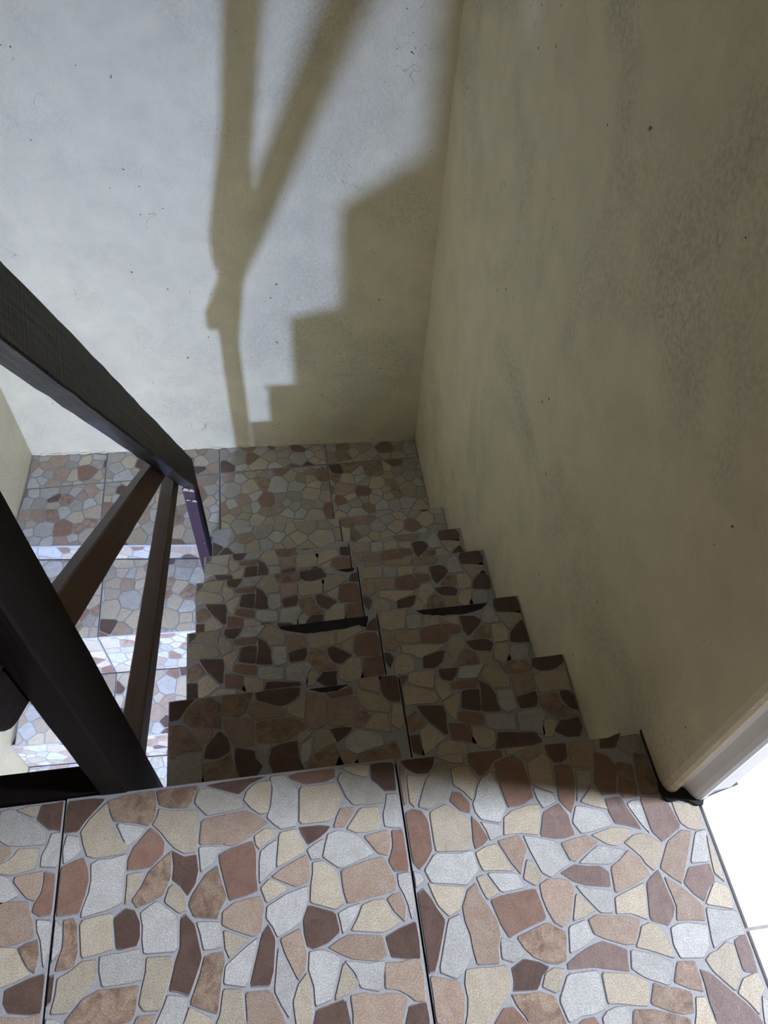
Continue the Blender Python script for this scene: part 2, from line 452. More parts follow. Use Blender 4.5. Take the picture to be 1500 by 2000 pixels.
# mosaic stones drawn for the tiles: kind and outline in millimetres
STONES = {
 'left': """B -144,-22 -124,-40 -113,-42 -96,-48 -94,-22 -96,3 -119,0 -139,0;W -199,-34 -193,-47 -180,-55 -163,-58 -127,-60 -125,-55 -128,-40 -140,-29 -184,0 -199,-3 -199,-20;C -151,-18 -145,-18 -140,-1 -157,0 -176,-4 -163,-11;T -187,-80 -172,-66 -175,-58 -196,-48 -196,-68;W -131,-75 -131,-91 -97,-96 -95,-70 -96,-44 -120,-44 -124,-60;C -170,-69 -179,-76 -194,-81 -192,-91 -171,-97 -136,-92 -134,-78 -134,-63 -164,-60;R -125,-125 -133,-139 -135,-149 -123,-157 -107,-156 -107,-102 -124,-96 -123,-111;T -166,-106 -145,-130 -132,-136 -127,-123 -125,-111 -126,-95 -165,-98;W -184,-136 -154,-125 -165,-111 -174,-98 -190,-92 -189,-115;T -171,-188 -150,-187 -127,-181 -130,-166 -135,-153 -141,-134 -160,-131 -184,-129 -183,-153 -181,-171;W -119,-186 -111,-222 -107,-202 -107,-162 -128,-158 -125,-174;M -132,-219 -121,-226 -118,-203 -122,-184 -137,-186 -149,-192;C -169,-238 -147,-233 -126,-226 -141,-208 -150,-190 -176,-186 -175,-213;B -150,-267 -122,-273 -107,-273 -107,-226 -126,-229 -158,-239 -158,-255;T -161,-297 -135,-300 -108,-299 -108,-272 -128,-275 -164,-268""",
 'mid': """B -102,-48 -82,-48 -71,-32 -44,-3 -66,0 -101,0;W -99,-91 -86,-85 -75,-75 -80,-54 -98,-49 -102,-70;R -102,-159 -86,-160 -70,-159 -64,-138 -60,-117 -63,-100 -70,-84 -86,-88 -102,-94;W -103,-218 -92,-206 -91,-190 -93,-171 -102,-162;B -112,-270 -96,-263 -95,-229 -103,-231 -102,-247;C -67,-30 -79,-48 -74,-66 -67,-84 -54,-89 -14,-88 -6,-79 -21,-65 -37,-35 -43,-8;M -38,-25 -32,-39 2,-46 19,-52 28,-45 30,-32 31,-18 28,0 3,0 -19,-2 -44,-8;W -11,-78 6,-69 17,-53 -29,-41;R -8,-96 -8,-111 9,-112 27,-111 44,-95 45,-78 35,-64 23,-54 -1,-80;M 34,-23 44,-28 54,-31 77,-33 84,-25 95,0 28,0;C 25,-51 38,-64 48,-78 59,-90 73,-99 90,-99 94,-57 94,-38 75,-35 54,-34 34,-28 31,-40;G 86,-26 97,-40 106,-49 163,-44 159,-30 143,-21 110,-7 92,-6;T 93,-89 126,-92 142,-97 152,-95 168,-88 182,-79 198,-70 181,-57 163,-47 97,-52;W -60,-95 -58,-116 -60,-135 -68,-157 -68,-166 -29,-160 -11,-153 -11,-105 -9,-87 -32,-91 -50,-90;C -9,-158 12,-132 15,-115 3,-115 -8,-116 -8,-135;M 23,-115 13,-135 0,-152 8,-163 27,-158 45,-151 55,-128 55,-100 54,-91;B 56,-132 68,-142 79,-157 90,-142 94,-124 91,-101 73,-102 54,-90 58,-114;W 96,-128 111,-119 119,-105 128,-94 97,-91 93,-93;C 51,-141 45,-160 67,-178 77,-175 77,-162 74,-151 58,-137;M 84,-155 79,-168 87,-185 120,-192 124,-181 134,-165 129,-151 121,-120 103,-130;R 136,-171 157,-168 178,-163 176,-144 177,-109 173,-92 139,-99 122,-106 124,-121;C -69,-174 -63,-216 -40,-214 -20,-210 -23,-188 -24,-163 -65,-167;B -17,-210 -12,-213 11,-211 15,-200 14,-181 6,-164 -7,-160 -23,-171;W 13,-169 17,-187 17,-205 20,-222 66,-225 65,-180 36,-156 24,-162;M -89,-201 -93,-213 -96,-227 -81,-227 -70,-224 -67,-208 -71,-173 -77,-163 -91,-164 -89,-183;C -92,-235 -93,-255 -97,-276 -75,-278 -63,-266 -51,-256 -40,-244 -41,-219 -61,-218 -75,-228;W -39,-232 -33,-254 2,-254 19,-252 20,-248 22,-230 14,-213 -4,-215 -21,-215 -39,-216;B 69,-220 63,-236 55,-270 69,-274 82,-280 95,-248 99,-236 89,-193 76,-178 69,-183;W 95,-206 100,-228 113,-229 126,-227 125,-211 123,-195 107,-192 90,-191;C 129,-230 135,-243 149,-233 164,-222 127,-205;C 23,-244 19,-262 16,-280 23,-289 44,-291 55,-260 60,-243 57,-228 24,-225;M 96,-254 82,-289 101,-298 119,-305 124,-274 126,-258 130,-245 128,-232 115,-232 101,-235;M -79,-287 -57,-295 -14,-300 8,-297 13,-290 15,-273 17,-257 -18,-256 -36,-255 -57,-263;W 48,-286 31,-319 51,-324 70,-325 75,-302 78,-291 79,-279 53,-273;C 65,-324 87,-329 108,-330 112,-308 82,-290 76,-305;W -102,-294 -80,-304 -78,-289 -91,-281 -102,-279;T 3,-315 22,-318 34,-312 40,-293 15,-292;B 154,-23 164,-16 172,-9 198,1 129,0 102,-2;C 165,-19 160,-32 171,-46 185,-57 197,-56 205,-7 191,-6 178,-8;W 200,-49 194,-63 204,-74 215,-83 239,-81 244,-25 234,-9 223,0 202,0 205,-20;R 237,-10 256,-20 290,-20 304,-15 305,0 249,0 230,-3;C 331,-14 355,-22 361,0 311,0;B 358,-25 368,-34 377,-46 396,-48 397,-2 380,0 360,0;C 241,-79 291,-80 313,-44 303,-22 284,-23 246,-22;G 305,-17 316,-48 326,-61 357,-64 373,-63 375,-54 370,-42 363,-32 347,-23 330,-16 312,-7;W 369,-98 382,-102 394,-103 397,-86 397,-51 379,-49 375,-65 369,-80;T 292,-90 310,-91 327,-72 326,-63 306,-62 298,-75;C 311,-94 326,-102 343,-103 359,-101 366,-86 366,-67 336,-65;B 245,-94 253,-110 269,-103 282,-95 290,-87 274,-83 241,-82;C 175,-99 181,-107 195,-97 208,-87 208,-79 190,-77 174,-86;C 204,-135 219,-131 247,-119 250,-109 236,-83 211,-86;W 272,-129 296,-149 331,-140 350,-134 339,-119 329,-106 311,-97 297,-94 283,-97 277,-113;T 354,-135 369,-140 374,-128 377,-115 372,-102 335,-107;R 378,-125 374,-136 368,-148 375,-163 397,-166 397,-104 379,-104;W 179,-155 203,-137 205,-116 208,-95 194,-101 183,-109 180,-124;W 255,-131 270,-131 277,-103 263,-108 250,-116;T 196,-146 214,-156 232,-165 251,-159 254,-145 251,-121 215,-135;C 252,-164 249,-188 285,-202 298,-195 293,-159 288,-145 272,-133 257,-134 256,-149;T 298,-181 302,-197 373,-188 376,-179 370,-158 361,-139 339,-141 297,-150 297,-166;W 388,-210 390,-229 397,-213 397,-164 378,-165 378,-181 384,-195;C 188,-181 215,-169 220,-162 194,-147 180,-159;W 217,-171 188,-184 186,-199 195,-212 201,-226 219,-219 235,-211 247,-183 249,-164;T 125,-200 139,-208 169,-221 180,-215 186,-184 181,-169 161,-170 142,-173 126,-183;B 238,-208 238,-225 241,-242 250,-247 271,-242 289,-230 285,-204 247,-189;W 291,-234 305,-221 315,-209 321,-197 302,-200 287,-206 289,-218;C 302,-231 346,-239 361,-236 375,-228 362,-214 356,-196 339,-195 322,-200 314,-215;T 366,-214 380,-231 385,-210 380,-191 368,-191 358,-197;W 129,-250 126,-272 157,-280 175,-221 157,-231;B 161,-280 188,-283 194,-267 199,-226 190,-206 180,-218;T 226,-282 237,-270 241,-251 234,-217 204,-227 210,-247;W 193,-289 200,-304 211,-323 216,-300 220,-290 223,-279 209,-252 201,-237;T 302,-266 336,-273 350,-267 349,-254 346,-242 300,-234 285,-239 269,-247 286,-258;B 355,-271 376,-276 395,-278 397,-254 396,-230 371,-236 350,-244 352,-258;W 240,-270 246,-291 246,-314 258,-312 269,-309 285,-260 273,-252 259,-247 243,-248;C 271,-311 292,-306 308,-295 289,-265;W 308,-301 334,-309 347,-273 325,-273 289,-265 302,-282;T 340,-306 358,-310 369,-317 379,-326 393,-329 395,-309 396,-294 394,-274 368,-277 344,-275;C 121,-306 109,-328 134,-334 160,-335 154,-313 151,-279 126,-276;T 152,-335 173,-339 190,-340 213,-339 190,-286 155,-284 156,-315;C 225,-285 217,-304 219,-331 233,-346 243,-323 243,-292 238,-272;B 236,-346 257,-351 273,-353 294,-354 288,-309 247,-317 243,-330;T 292,-347 310,-357 353,-361 370,-323 365,-315 348,-311 330,-311 313,-306 293,-307 294,-328;B 357,-361 375,-365 393,-365 395,-346 394,-327 370,-329 364,-343""",
 'right': """T 403,-72 410,-68 411,-35 413,-18 406,-7 403,-30;B 414,-14 430,-26 450,-27 459,-16 465,-1 406,0;C 484,-14 495,-17 509,-18 510,-1 482,-2 466,-3;C 412,-68 419,-77 444,-30 429,-28 414,-25;G 443,-36 424,-76 439,-83 459,-76 477,-67 481,-50 483,-16 467,-11 455,-25;C 484,-50 497,-60 510,-78 516,-62 524,-46 514,-22 499,-20 485,-23;R 515,-20 529,-42 546,-33 557,-20 573,-15 572,-3 516,-2;C 578,-14 594,-12 631,-2 611,-4 578,-3;R 474,-73 488,-90 503,-96 506,-81 494,-62 481,-59;W 520,-59 516,-71 509,-82 510,-95 517,-107 545,-116 560,-94 554,-57 549,-35 530,-45;R 562,-95 575,-95 587,-94 607,-85 603,-28 591,-14 574,-17 557,-23 555,-42;C 607,-64 621,-73 641,-83 648,-32 638,-15 624,-24 609,-29 607,-47;T 601,-21 611,-27 634,-16 638,-4 609,-11;B 644,-20 653,-36 666,-36 677,-31 681,-5 644,-4;T 680,-25 681,-46 710,-52 716,-35 728,-21 726,-5 688,-5 683,-14;R 644,-93 650,-104 659,-115 667,-102 672,-90 679,-61 678,-41 665,-38 651,-39;W 616,-103 640,-96 637,-83 624,-77 608,-69 610,-87;W 671,-100 704,-73 710,-53 683,-50 681,-67 677,-83;C 676,-100 696,-110 717,-117 712,-96 701,-79;R 706,-75 714,-95 726,-96 738,-96 742,-81 753,-54 742,-34 722,-25;B 732,-23 760,-24 778,1 753,-6 737,-6;R 403,-153 412,-166 426,-154 436,-141 437,-98 429,-81 416,-77 403,-81;C 439,-130 440,-144 491,-149 496,-135 500,-104 478,-84 467,-76 440,-85;R 498,-135 499,-148 513,-144 523,-136 513,-111 503,-98;W 524,-139 545,-133 546,-118 515,-109 521,-123;C 546,-134 561,-134 575,-135 599,-140 610,-113 612,-95 596,-94 565,-100 552,-108 549,-120;P 601,-142 624,-149 639,-150 655,-147 653,-132 653,-117 643,-97 614,-108;W 655,-129 665,-148 716,-141 711,-119 682,-108 667,-105;P 721,-139 740,-145 760,-153 747,-116 743,-100 731,-99 717,-100 716,-120;C 700,-167 713,-171 725,-165 737,-160 744,-150 728,-145 713,-143 678,-150 689,-159;W 425,-185 460,-191 477,-195 499,-176 497,-163 496,-148 475,-150 437,-145 418,-166;C 504,-179 526,-181 549,-185 533,-143 515,-145 498,-152 500,-166;T 547,-172 559,-192 567,-174 577,-158 574,-146 569,-136 552,-137 534,-140;W 590,-193 602,-201 618,-193 636,-186 623,-152 592,-141 575,-137 579,-157;T 636,-181 644,-184 672,-169 688,-162 672,-149 651,-151 629,-155;W 696,-195 726,-178 685,-165 666,-175 647,-187;C 560,-197 576,-209 590,-201 581,-175 572,-171;W 524,-211 561,-209 554,-188 508,-181;C 502,-218 524,-211 504,-183 492,-185 496,-202;W 402,-189 418,-180 410,-168 402,-165 403,-176;B 392,-297 411,-297 419,-281 438,-235 429,-219 422,-203 413,-189 403,-195 403,-274;C 430,-216 443,-232 461,-225 466,-214 472,-204 472,-195 440,-190 420,-183 425,-202;T 476,-200 470,-211 464,-221 464,-240 468,-258 468,-277 470,-296 502,-299 504,-281 512,-263 511,-244 496,-212 490,-192;R 522,-270 542,-263 582,-253 580,-232 576,-211 523,-214 506,-218 514,-252;T 581,-223 584,-241 590,-259 601,-267 616,-257 624,-239 633,-220 627,-207 612,-202 596,-201 582,-207;P 651,-218 687,-225 691,-205 680,-194 661,-192 642,-187 617,-196 633,-210;C 617,-261 637,-258 655,-251 644,-237 632,-225;W 660,-256 679,-259 687,-230 670,-225 653,-221 634,-215 642,-230;W 416,-297 439,-309 449,-303 457,-294 465,-284 466,-263 463,-246 458,-229 441,-234;W 505,-293 521,-300 542,-291 527,-275 509,-266;M 550,-297 568,-307 582,-310 596,-307 605,-273 581,-256 532,-269 539,-284;W 601,-300 622,-295 643,-285 638,-273 636,-260 609,-266;T 642,-280 655,-288 683,-300 698,-301 716,-272 696,-263 675,-261 654,-256 639,-261;P 593,-318 630,-320 646,-324 679,-332 681,-319 685,-306 669,-297 652,-290 632,-294 613,-301 594,-310;T 391,-350 416,-359 439,-359 447,-330 443,-311 403,-298 403,-331;C 436,-370 453,-374 468,-376 481,-358 507,-334 514,-319 510,-300 490,-300 471,-298 453,-298 448,-315 449,-332 445,-349;B 512,-333 545,-336 550,-331 557,-320 570,-311 558,-303 536,-296 516,-305 516,-320;C 552,-333 569,-343 576,-340 591,-316 575,-312 561,-317;M 525,-384 559,-389 577,-385 568,-346 549,-337 528,-337 508,-335 513,-350 522,-364;W 571,-351 577,-378 596,-373 615,-373 631,-369 633,-355 634,-339 634,-323 591,-322;R 526,-378 523,-369 509,-349 494,-349 472,-371 491,-379 507,-382;W 622,-390 639,-399 659,-396 662,-382 660,-369 646,-368 632,-371 623,-378;R 624,-397 615,-375 597,-376 573,-389 599,-396;G 762,-15 767,-29 780,-39 801,-33 806,-18 800,-7 776,-7;M 741,-91 747,-104 770,-105 779,-54 754,-45 749,-71;M 776,-88 776,-101 794,-104 816,-104 806,-79 806,-39 786,-36 781,-56;W 760,-144 770,-161 769,-108 757,-108 748,-112;P 773,-157 785,-175 822,-157 814,-115 795,-106 772,-104;C 822,-151 831,-160 843,-165 854,-165 865,-118 838,-123 820,-117 820,-134;C 737,-181 744,-190 748,-201 757,-212 769,-203 778,-192 785,-177 768,-162 756,-157 743,-158 725,-167;T 767,-209 779,-223 793,-235 836,-165 820,-160 792,-174;W 815,-209 844,-211 849,-197 852,-182 859,-164 840,-166;C 848,-213 846,-227 857,-241 859,-220 859,-187 856,-172;T 694,-198 689,-234 725,-226 737,-221 750,-215 742,-192 729,-177 712,-189;P 740,-226 728,-274 753,-285 764,-275 771,-263 765,-210 751,-217;T 773,-261 766,-280 788,-282 809,-286 814,-269 802,-251 788,-235 769,-220;P 795,-233 804,-249 817,-262 828,-247 845,-235 845,-212 811,-213;C 682,-260 694,-261 705,-263 726,-274 738,-224 720,-229 687,-238;C 828,-251 816,-265 856,-277 859,-262 859,-246 842,-236;W 807,-308 806,-321 819,-315 844,-310 859,-310 859,-278 837,-274 815,-268;C 696,-304 715,-311 748,-326 748,-301 739,-280 726,-276 713,-279 706,-291;W 750,-308 754,-326 771,-328 788,-330 798,-321 804,-310 809,-290 779,-283 766,-283 754,-287;W 681,-328 689,-336 699,-343 728,-356 744,-329 719,-315 688,-305;M 734,-352 752,-362 772,-369 774,-352 774,-331 748,-328;C 809,-323 798,-325 788,-332 794,-348 816,-375 831,-358 835,-339 837,-319 827,-314;P 836,-353 856,-359 859,-333 859,-307 838,-315;C 635,-364 650,-366 676,-372 690,-374 697,-360 699,-346 688,-338 676,-333 638,-326;M 693,-372 721,-386 735,-390 750,-390 756,-367 739,-359 722,-355 706,-348;P 776,-361 774,-380 775,-397 772,-418 795,-423 815,-425 840,-426 837,-407 829,-394 789,-347 776,-341;C 817,-376 828,-389 837,-405 845,-388 859,-375 856,-355 832,-360;W 839,-415 847,-428 856,-409 859,-394 850,-382 844,-398;C 741,-409 757,-417 778,-418 772,-394 771,-373 758,-372 751,-391;M 657,-401 680,-407 717,-412 739,-414 743,-395 697,-378 668,-374""",
 '1l': """B 1,211 20,214 35,237 51,255 22,254 1,252;M 28,221 28,207 39,197 58,193 78,190 101,186 101,206 103,238 82,252 61,252 40,240;M 103,212 133,205 149,214 167,256 104,255 105,232;B 170,237 216,218 232,222 246,229 257,239 259,255 240,257 187,256 167,253;T 152,213 161,204 170,194 227,199 226,212 163,237;C 228,204 244,193 262,185 266,217 271,239 228,217;T 261,182 275,162 290,165 304,170 306,205 309,223 300,233 289,240 266,241 269,218 267,200;T 306,166 338,164 355,167 362,184 373,200 369,211 367,222 348,224 309,221;R 317,223 364,228 360,246 332,236 306,235;C 369,218 374,203 384,191 397,186 412,184 429,178 436,192 423,211 405,224 388,230 368,240;C 377,237 417,222 417,240 425,260 397,259 374,256;B 418,230 423,214 434,202 458,200 458,258 417,260 420,241;C 429,155 443,142 457,154 457,198 440,201 433,179;M 356,160 368,154 391,177 384,189 367,190;C 373,153 389,150 428,138 426,164 424,180 398,183 386,168;T 121,151 143,143 162,145 164,165 165,183 163,201 144,205 124,204 103,207 106,187 115,170;M 169,151 188,149 206,145 226,148 240,154 252,164 268,169 254,184 237,194 220,195 168,192 167,171;C 248,136 276,158 267,166 246,160 243,149;C 275,113 302,127 326,133 311,150 306,163 293,163 280,161 274,128;B 319,131 335,140 346,148 355,159 338,162 323,162 308,160 314,150;W 334,119 355,104 373,109 412,116 409,136 395,146 378,149 361,154 343,144 334,134;M 6,136 30,148 68,148 39,194 24,204 1,204 1,163;T 64,158 80,168 87,186 64,189 43,190;B 96,128 119,140 115,166 98,184 82,168 71,153 67,131 83,128;G 2,75 47,75 72,82 64,109 67,147 19,145 3,126 1,107;M 60,80 89,77 107,78 136,85 123,114 118,137 99,126 83,125 66,121 66,105;B 127,103 134,85 158,76 178,103 164,122 164,136 126,147 124,124;B 197,81 226,79 257,84 246,111 246,128 244,146 211,143 194,137 187,111;W 249,96 261,102 268,113 272,130 274,151 252,138 249,118;M 255,85 285,79 302,79 332,84 321,111 316,130 286,116 270,112;T 311,85 336,79 361,81 354,101 342,110 325,118;M 345,84 373,77 390,75 437,77 439,100 432,122 401,111 359,105;W 167,120 186,125 197,144 165,150 167,135""",
 '1r': """R 460,231 473,243 478,254 460,259;C 475,238 493,229 509,223 527,220 530,240 537,261 478,260;B 547,236 566,231 578,245 586,260 543,261 541,247;W 576,235 599,233 618,232 642,262 588,261;C 461,188 484,191 523,187 534,197 528,211 508,221 487,229 463,233 461,218;C 530,213 538,190 561,203 559,225 547,233 535,244 529,235;B 530,122 538,121 538,142 541,162 538,183 483,189 491,171 502,154 516,139;M 461,143 465,133 483,140 499,150 492,165 481,178 461,165;C 481,135 483,115 478,84 504,97 517,108 534,116 518,133 503,150;B 462,93 486,83 481,111 481,129 461,129;C 546,159 558,145 562,165 571,180 579,207 536,190;R 564,214 614,211 622,232 599,230 581,231 561,227;B 572,170 612,160 618,208 599,210 581,208;B 612,160 631,156 651,155 648,175 649,192 644,204 638,215 620,229 620,204;C 625,232 638,219 647,205 682,204 685,218 681,234 668,253 650,261 632,250;T 689,185 733,194 732,210 738,232 710,231 688,228 687,206;B 690,155 725,157 733,173 732,191 687,182;W 650,170 654,159 663,150 686,157 685,179 686,200 653,202;C 737,185 759,185 778,187 806,181 808,205 808,230 784,231 767,229 750,231 733,222;R 560,148 576,140 593,135 613,132 615,156 580,165 566,165;W 618,123 637,118 675,114 676,145 657,150 638,153 617,153 616,137;W 678,111 699,109 728,95 729,124 742,139 733,155 680,151;C 724,112 722,91 742,92 757,120 747,130 734,128;M 732,159 744,142 758,125 773,126 786,125 808,127 789,143 780,156 776,167 775,180 755,182 736,179;B 779,168 784,155 792,143 808,137 808,174 796,186 779,184;B 794,85 806,104 804,126 780,123 763,124 756,114 745,103 766,87;R 541,110 561,107 591,94 582,119 584,135 562,142 540,145;C 578,101 595,87 610,84 628,95 630,118 609,128 586,132 584,118;B 620,80 651,77 690,78 720,84 710,105 690,107 651,113 632,114 631,103;C 513,103 504,81 529,75 571,75 567,103 549,106 532,112;M 679,237 696,233 715,234 740,237 729,263 670,262 675,246;B 736,244 751,233 768,231 788,234 808,246 808,261 811,283 778,284 759,263 740,263""",
 '2l': """R 8,479 21,491 26,502 9,506;C 23,486 41,477 57,471 75,468 78,488 84,508 27,507;B 95,484 114,479 126,493 134,508 92,508 89,495;W 124,483 147,481 166,480 190,510 136,509;C 5,432 32,439 71,435 82,445 76,459 56,469 35,477 11,481 5,466;C 78,461 86,438 109,451 107,473 95,481 83,492 77,483;B 78,370 86,369 86,390 89,410 86,431 31,437 39,419 50,402 64,387;M 5,391 13,381 31,388 47,398 40,413 29,426 7,414;C 29,383 31,363 26,332 52,345 65,356 82,364 66,381 51,398;B 5,336 34,331 29,359 29,377 5,380;C 94,407 106,393 110,413 119,428 127,455 84,438;R 112,462 162,459 170,480 147,478 129,479 109,475;B 120,418 160,408 166,456 147,458 129,456;B 160,408 179,404 199,403 196,423 197,440 192,452 186,463 168,477 168,452;C 173,480 186,467 195,453 230,452 233,466 232,484 198,510 180,498;T 237,433 281,442 278,472 258,475 236,476 235,454;B 238,403 273,405 281,421 280,439 235,430;W 198,418 202,407 211,398 234,405 233,427 234,448 201,450;C 285,433 307,433 326,435 348,435 350,472 281,470;C 350,435 421,469 408,480 353,472;R 108,396 124,388 141,383 161,380 163,404 128,413 114,413;W 166,371 185,366 223,362 224,393 205,398 186,401 165,401 164,385;W 226,359 247,357 276,343 277,372 290,387 281,403 228,399;C 272,360 270,339 290,340 305,368 295,378 282,376;M 280,407 292,390 306,373 321,374 334,373 348,378 337,391 328,404 324,415 323,428 303,430 284,427;B 327,416 332,403 340,391 358,385 369,395 385,405 369,416 357,426 344,434 327,432;C 365,421 386,409 388,432 392,452 355,436;R 387,415 394,401 411,401 445,397 453,409 453,442 444,460 427,462 412,460 396,456;C 350,376 344,353 362,339 379,339 405,341 402,374 404,397 389,401 375,398 363,387;R 393,342 420,338 434,339 452,351 453,400 427,396 409,398 403,368;B 342,333 342,357 346,371 311,372 304,362 293,351 314,335;R 89,358 109,355 139,342 130,367 132,383 110,390 88,393;C 126,349 143,335 158,332 176,343 178,366 157,376 134,380 132,366;B 168,328 199,325 238,326 268,332 258,353 238,355 199,361 180,362 179,351;C 61,351 52,329 77,323 93,321 119,323 115,351 97,354 80,360;B 422,467 454,461 454,502 433,489""",
 '2r': """C 457,484 461,466 479,458 499,461 518,460 520,482 531,510 505,516 464,515;W 523,458 541,457 558,459 560,475 561,492 542,500 524,496 522,477;C 564,458 583,461 604,462 605,484 564,488 563,473;C 650,454 650,470 649,482 628,481 607,477 619,466;B 655,441 665,422 696,448 705,462 691,476 673,478 653,481;W 704,457 719,451 734,453 750,452 741,487 733,505 709,481;B 745,481 781,477 808,468 808,497 805,519 748,519 742,501;C 767,430 785,441 808,449 808,479 782,475 746,477 752,460;T 491,429 509,421 550,417 549,435 549,452 512,458 494,458 491,443;R 550,417 599,411 612,416 621,428 611,445 600,462 568,457 551,456 551,437;R 622,432 650,434 651,453 627,461 604,464 612,447;C 722,412 723,399 741,399 758,401 766,426 753,450 725,450;B 672,384 712,378 721,398 711,408 698,413 678,412 654,410 662,394;M 719,410 723,445 709,449 695,445 682,432 674,415 697,416;C 498,398 522,391 542,376 557,387 571,390 589,396 608,408 499,419;C 605,390 612,378 622,356 637,386 657,399 651,424 626,430 611,411;M 621,347 644,340 659,337 677,349 673,379 654,393 634,381;B 542,352 571,350 591,365 603,394 582,391 564,386 546,382;C 712,359 729,343 754,343 753,374 759,393 744,396 728,396 718,379;W 738,347 768,343 792,348 801,366 798,387 777,389 761,388 755,372;T 671,337 710,337 710,359 715,374 677,380 678,363;B 760,396 781,392 808,390 808,430 804,456 768,423;T 463,408 484,405 498,420 489,434 488,448 466,466 457,444 457,428;B 458,379 467,360 480,388 471,402 457,403;C 475,347 499,344 522,348 528,372 518,391 500,394 482,388 477,372;C 579,351 605,337 623,362 612,375 601,383 596,370""",
 '3l': """R -2,737 11,749 16,760 -1,764;C 13,744 31,735 47,729 65,726 68,746 75,767 17,765;B 85,742 104,737 116,751 124,766 103,767 81,767 79,753;W 114,741 137,739 156,738 180,768 148,769 126,768;C -3,692 22,697 61,693 72,703 66,717 46,727 25,735 1,739 -3,724;C 68,719 76,696 99,709 97,731 85,739 73,750 67,741;B 68,628 76,627 76,648 79,668 76,689 21,695 29,677 40,660 54,645;M -3,649 3,639 21,646 37,656 30,671 19,684 -3,672;C 19,641 21,621 16,590 42,603 55,614 72,622 56,639 41,656;B -3,596 24,589 19,617 19,635 -3,637;C 84,665 96,651 100,671 109,686 117,713 74,696;R 102,720 152,717 160,738 137,736 119,737 99,733;B 110,676 150,666 156,714 137,716 119,714;B 150,666 169,662 189,661 186,681 187,698 182,710 176,721 158,735 158,710;C 163,738 176,725 185,711 220,710 223,724 219,740 209,768 188,769 170,756;T 227,691 271,700 270,716 274,736 248,737 226,734 225,712;B 228,661 263,663 271,679 270,697 225,688;W 188,676 192,665 201,656 224,663 223,685 224,706 191,708;C 275,691 297,691 316,693 338,693 339,711 349,738 305,735 288,737 271,728;C 340,693 411,727 401,747 378,748 360,744 336,736 341,713;R 98,654 114,646 131,641 151,638 153,662 118,671 104,671;W 156,629 175,624 213,620 214,651 195,656 176,659 155,659 154,643;W 216,617 237,615 266,601 267,630 280,645 271,661 218,657;C 262,618 260,597 280,598 295,626 285,636 272,634;M 270,665 282,648 296,631 311,632 324,631 338,636 327,649 318,662 314,673 313,686 293,688 274,685;B 317,674 322,661 330,649 348,643 359,653 375,663 359,674 347,684 334,692 317,690;C 355,679 376,667 378,690 382,710 345,694;R 377,673 384,659 401,659 435,655 440,668 440,700 434,718 417,720 402,718 386,714;C 340,634 334,611 352,597 369,597 395,599 392,632 394,655 379,659 365,656 353,645;R 383,600 410,596 424,597 439,612 440,656 417,654 399,656 393,626;B 332,591 332,615 336,629 301,630 294,620 283,609 304,593;R 79,616 99,613 129,600 120,625 122,641 100,648 78,651;C 116,607 133,593 148,590 166,601 168,624 147,634 124,638 122,624;B 158,586 189,583 228,584 258,590 248,611 228,613 189,619 170,620 169,609;C 51,609 42,587 67,581 83,579 109,581 105,609 87,612 70,618;B 412,725 428,721 441,720 441,755 421,749;M 221,741 239,739 258,740 283,743 276,761 276,774 209,771 216,752;B 279,750 294,739 311,737 331,740 356,748 346,766 343,776 301,774 279,772;W 349,758 377,751 370,777 353,776""",
 '3r': """C 444,749 451,732 469,724 489,727 508,726 510,748 509,767 479,766 465,767;W 513,724 531,723 548,725 552,760 532,762 514,762 512,743;C 554,724 573,727 594,728 601,754 575,757 554,754 553,739;C 640,720 640,736 643,752 617,753 597,743 609,732;B 645,707 655,688 686,714 695,728 684,748 665,751 643,747;W 694,723 709,717 724,719 740,718 725,784 702,765 693,752 695,730;B 735,747 771,743 798,734 804,762 797,787 738,786 732,767;C 757,696 775,707 801,713 799,746 772,741 736,743 742,726;T 481,695 499,687 540,683 539,701 539,718 502,724 484,724 481,709;R 540,683 589,677 602,682 611,694 601,711 590,728 558,723 541,722 541,703;R 612,698 640,700 641,719 617,727 594,730 602,713;C 712,678 713,665 731,665 748,667 756,692 743,716 715,716;B 662,650 702,644 711,664 701,674 688,679 668,678 644,676 652,660;M 709,676 713,711 699,715 685,711 672,698 664,681 687,682;C 488,664 512,657 532,642 547,653 561,656 579,662 598,674 489,685;C 595,656 602,644 612,622 627,652 647,665 641,690 616,696 601,677;M 611,613 634,606 649,603 667,615 663,645 644,659 624,647;B 532,618 561,616 581,631 593,660 572,657 554,652 536,648;C 702,625 719,609 744,609 743,640 749,659 734,662 718,662 708,645;W 728,613 758,609 782,614 791,632 788,653 767,655 751,654 745,638;T 661,603 700,603 700,625 705,640 667,646 668,629;B 750,662 802,653 806,680 805,697 794,722 758,689;T 452,674 474,671 488,686 479,700 478,714 456,732 444,710 444,694;B 445,644 457,626 470,654 461,668 444,674;C 465,613 489,610 512,614 518,638 508,657 490,660 472,654 467,638;C 569,617 595,603 613,628 602,641 591,649 586,636;T 465,765 480,769 509,768 510,781 461,780;T 514,769 533,765 571,760 594,760 605,796 574,782 513,781;T 597,757 620,755 638,756 661,754 674,769 661,784 622,783 590,797 598,774""",
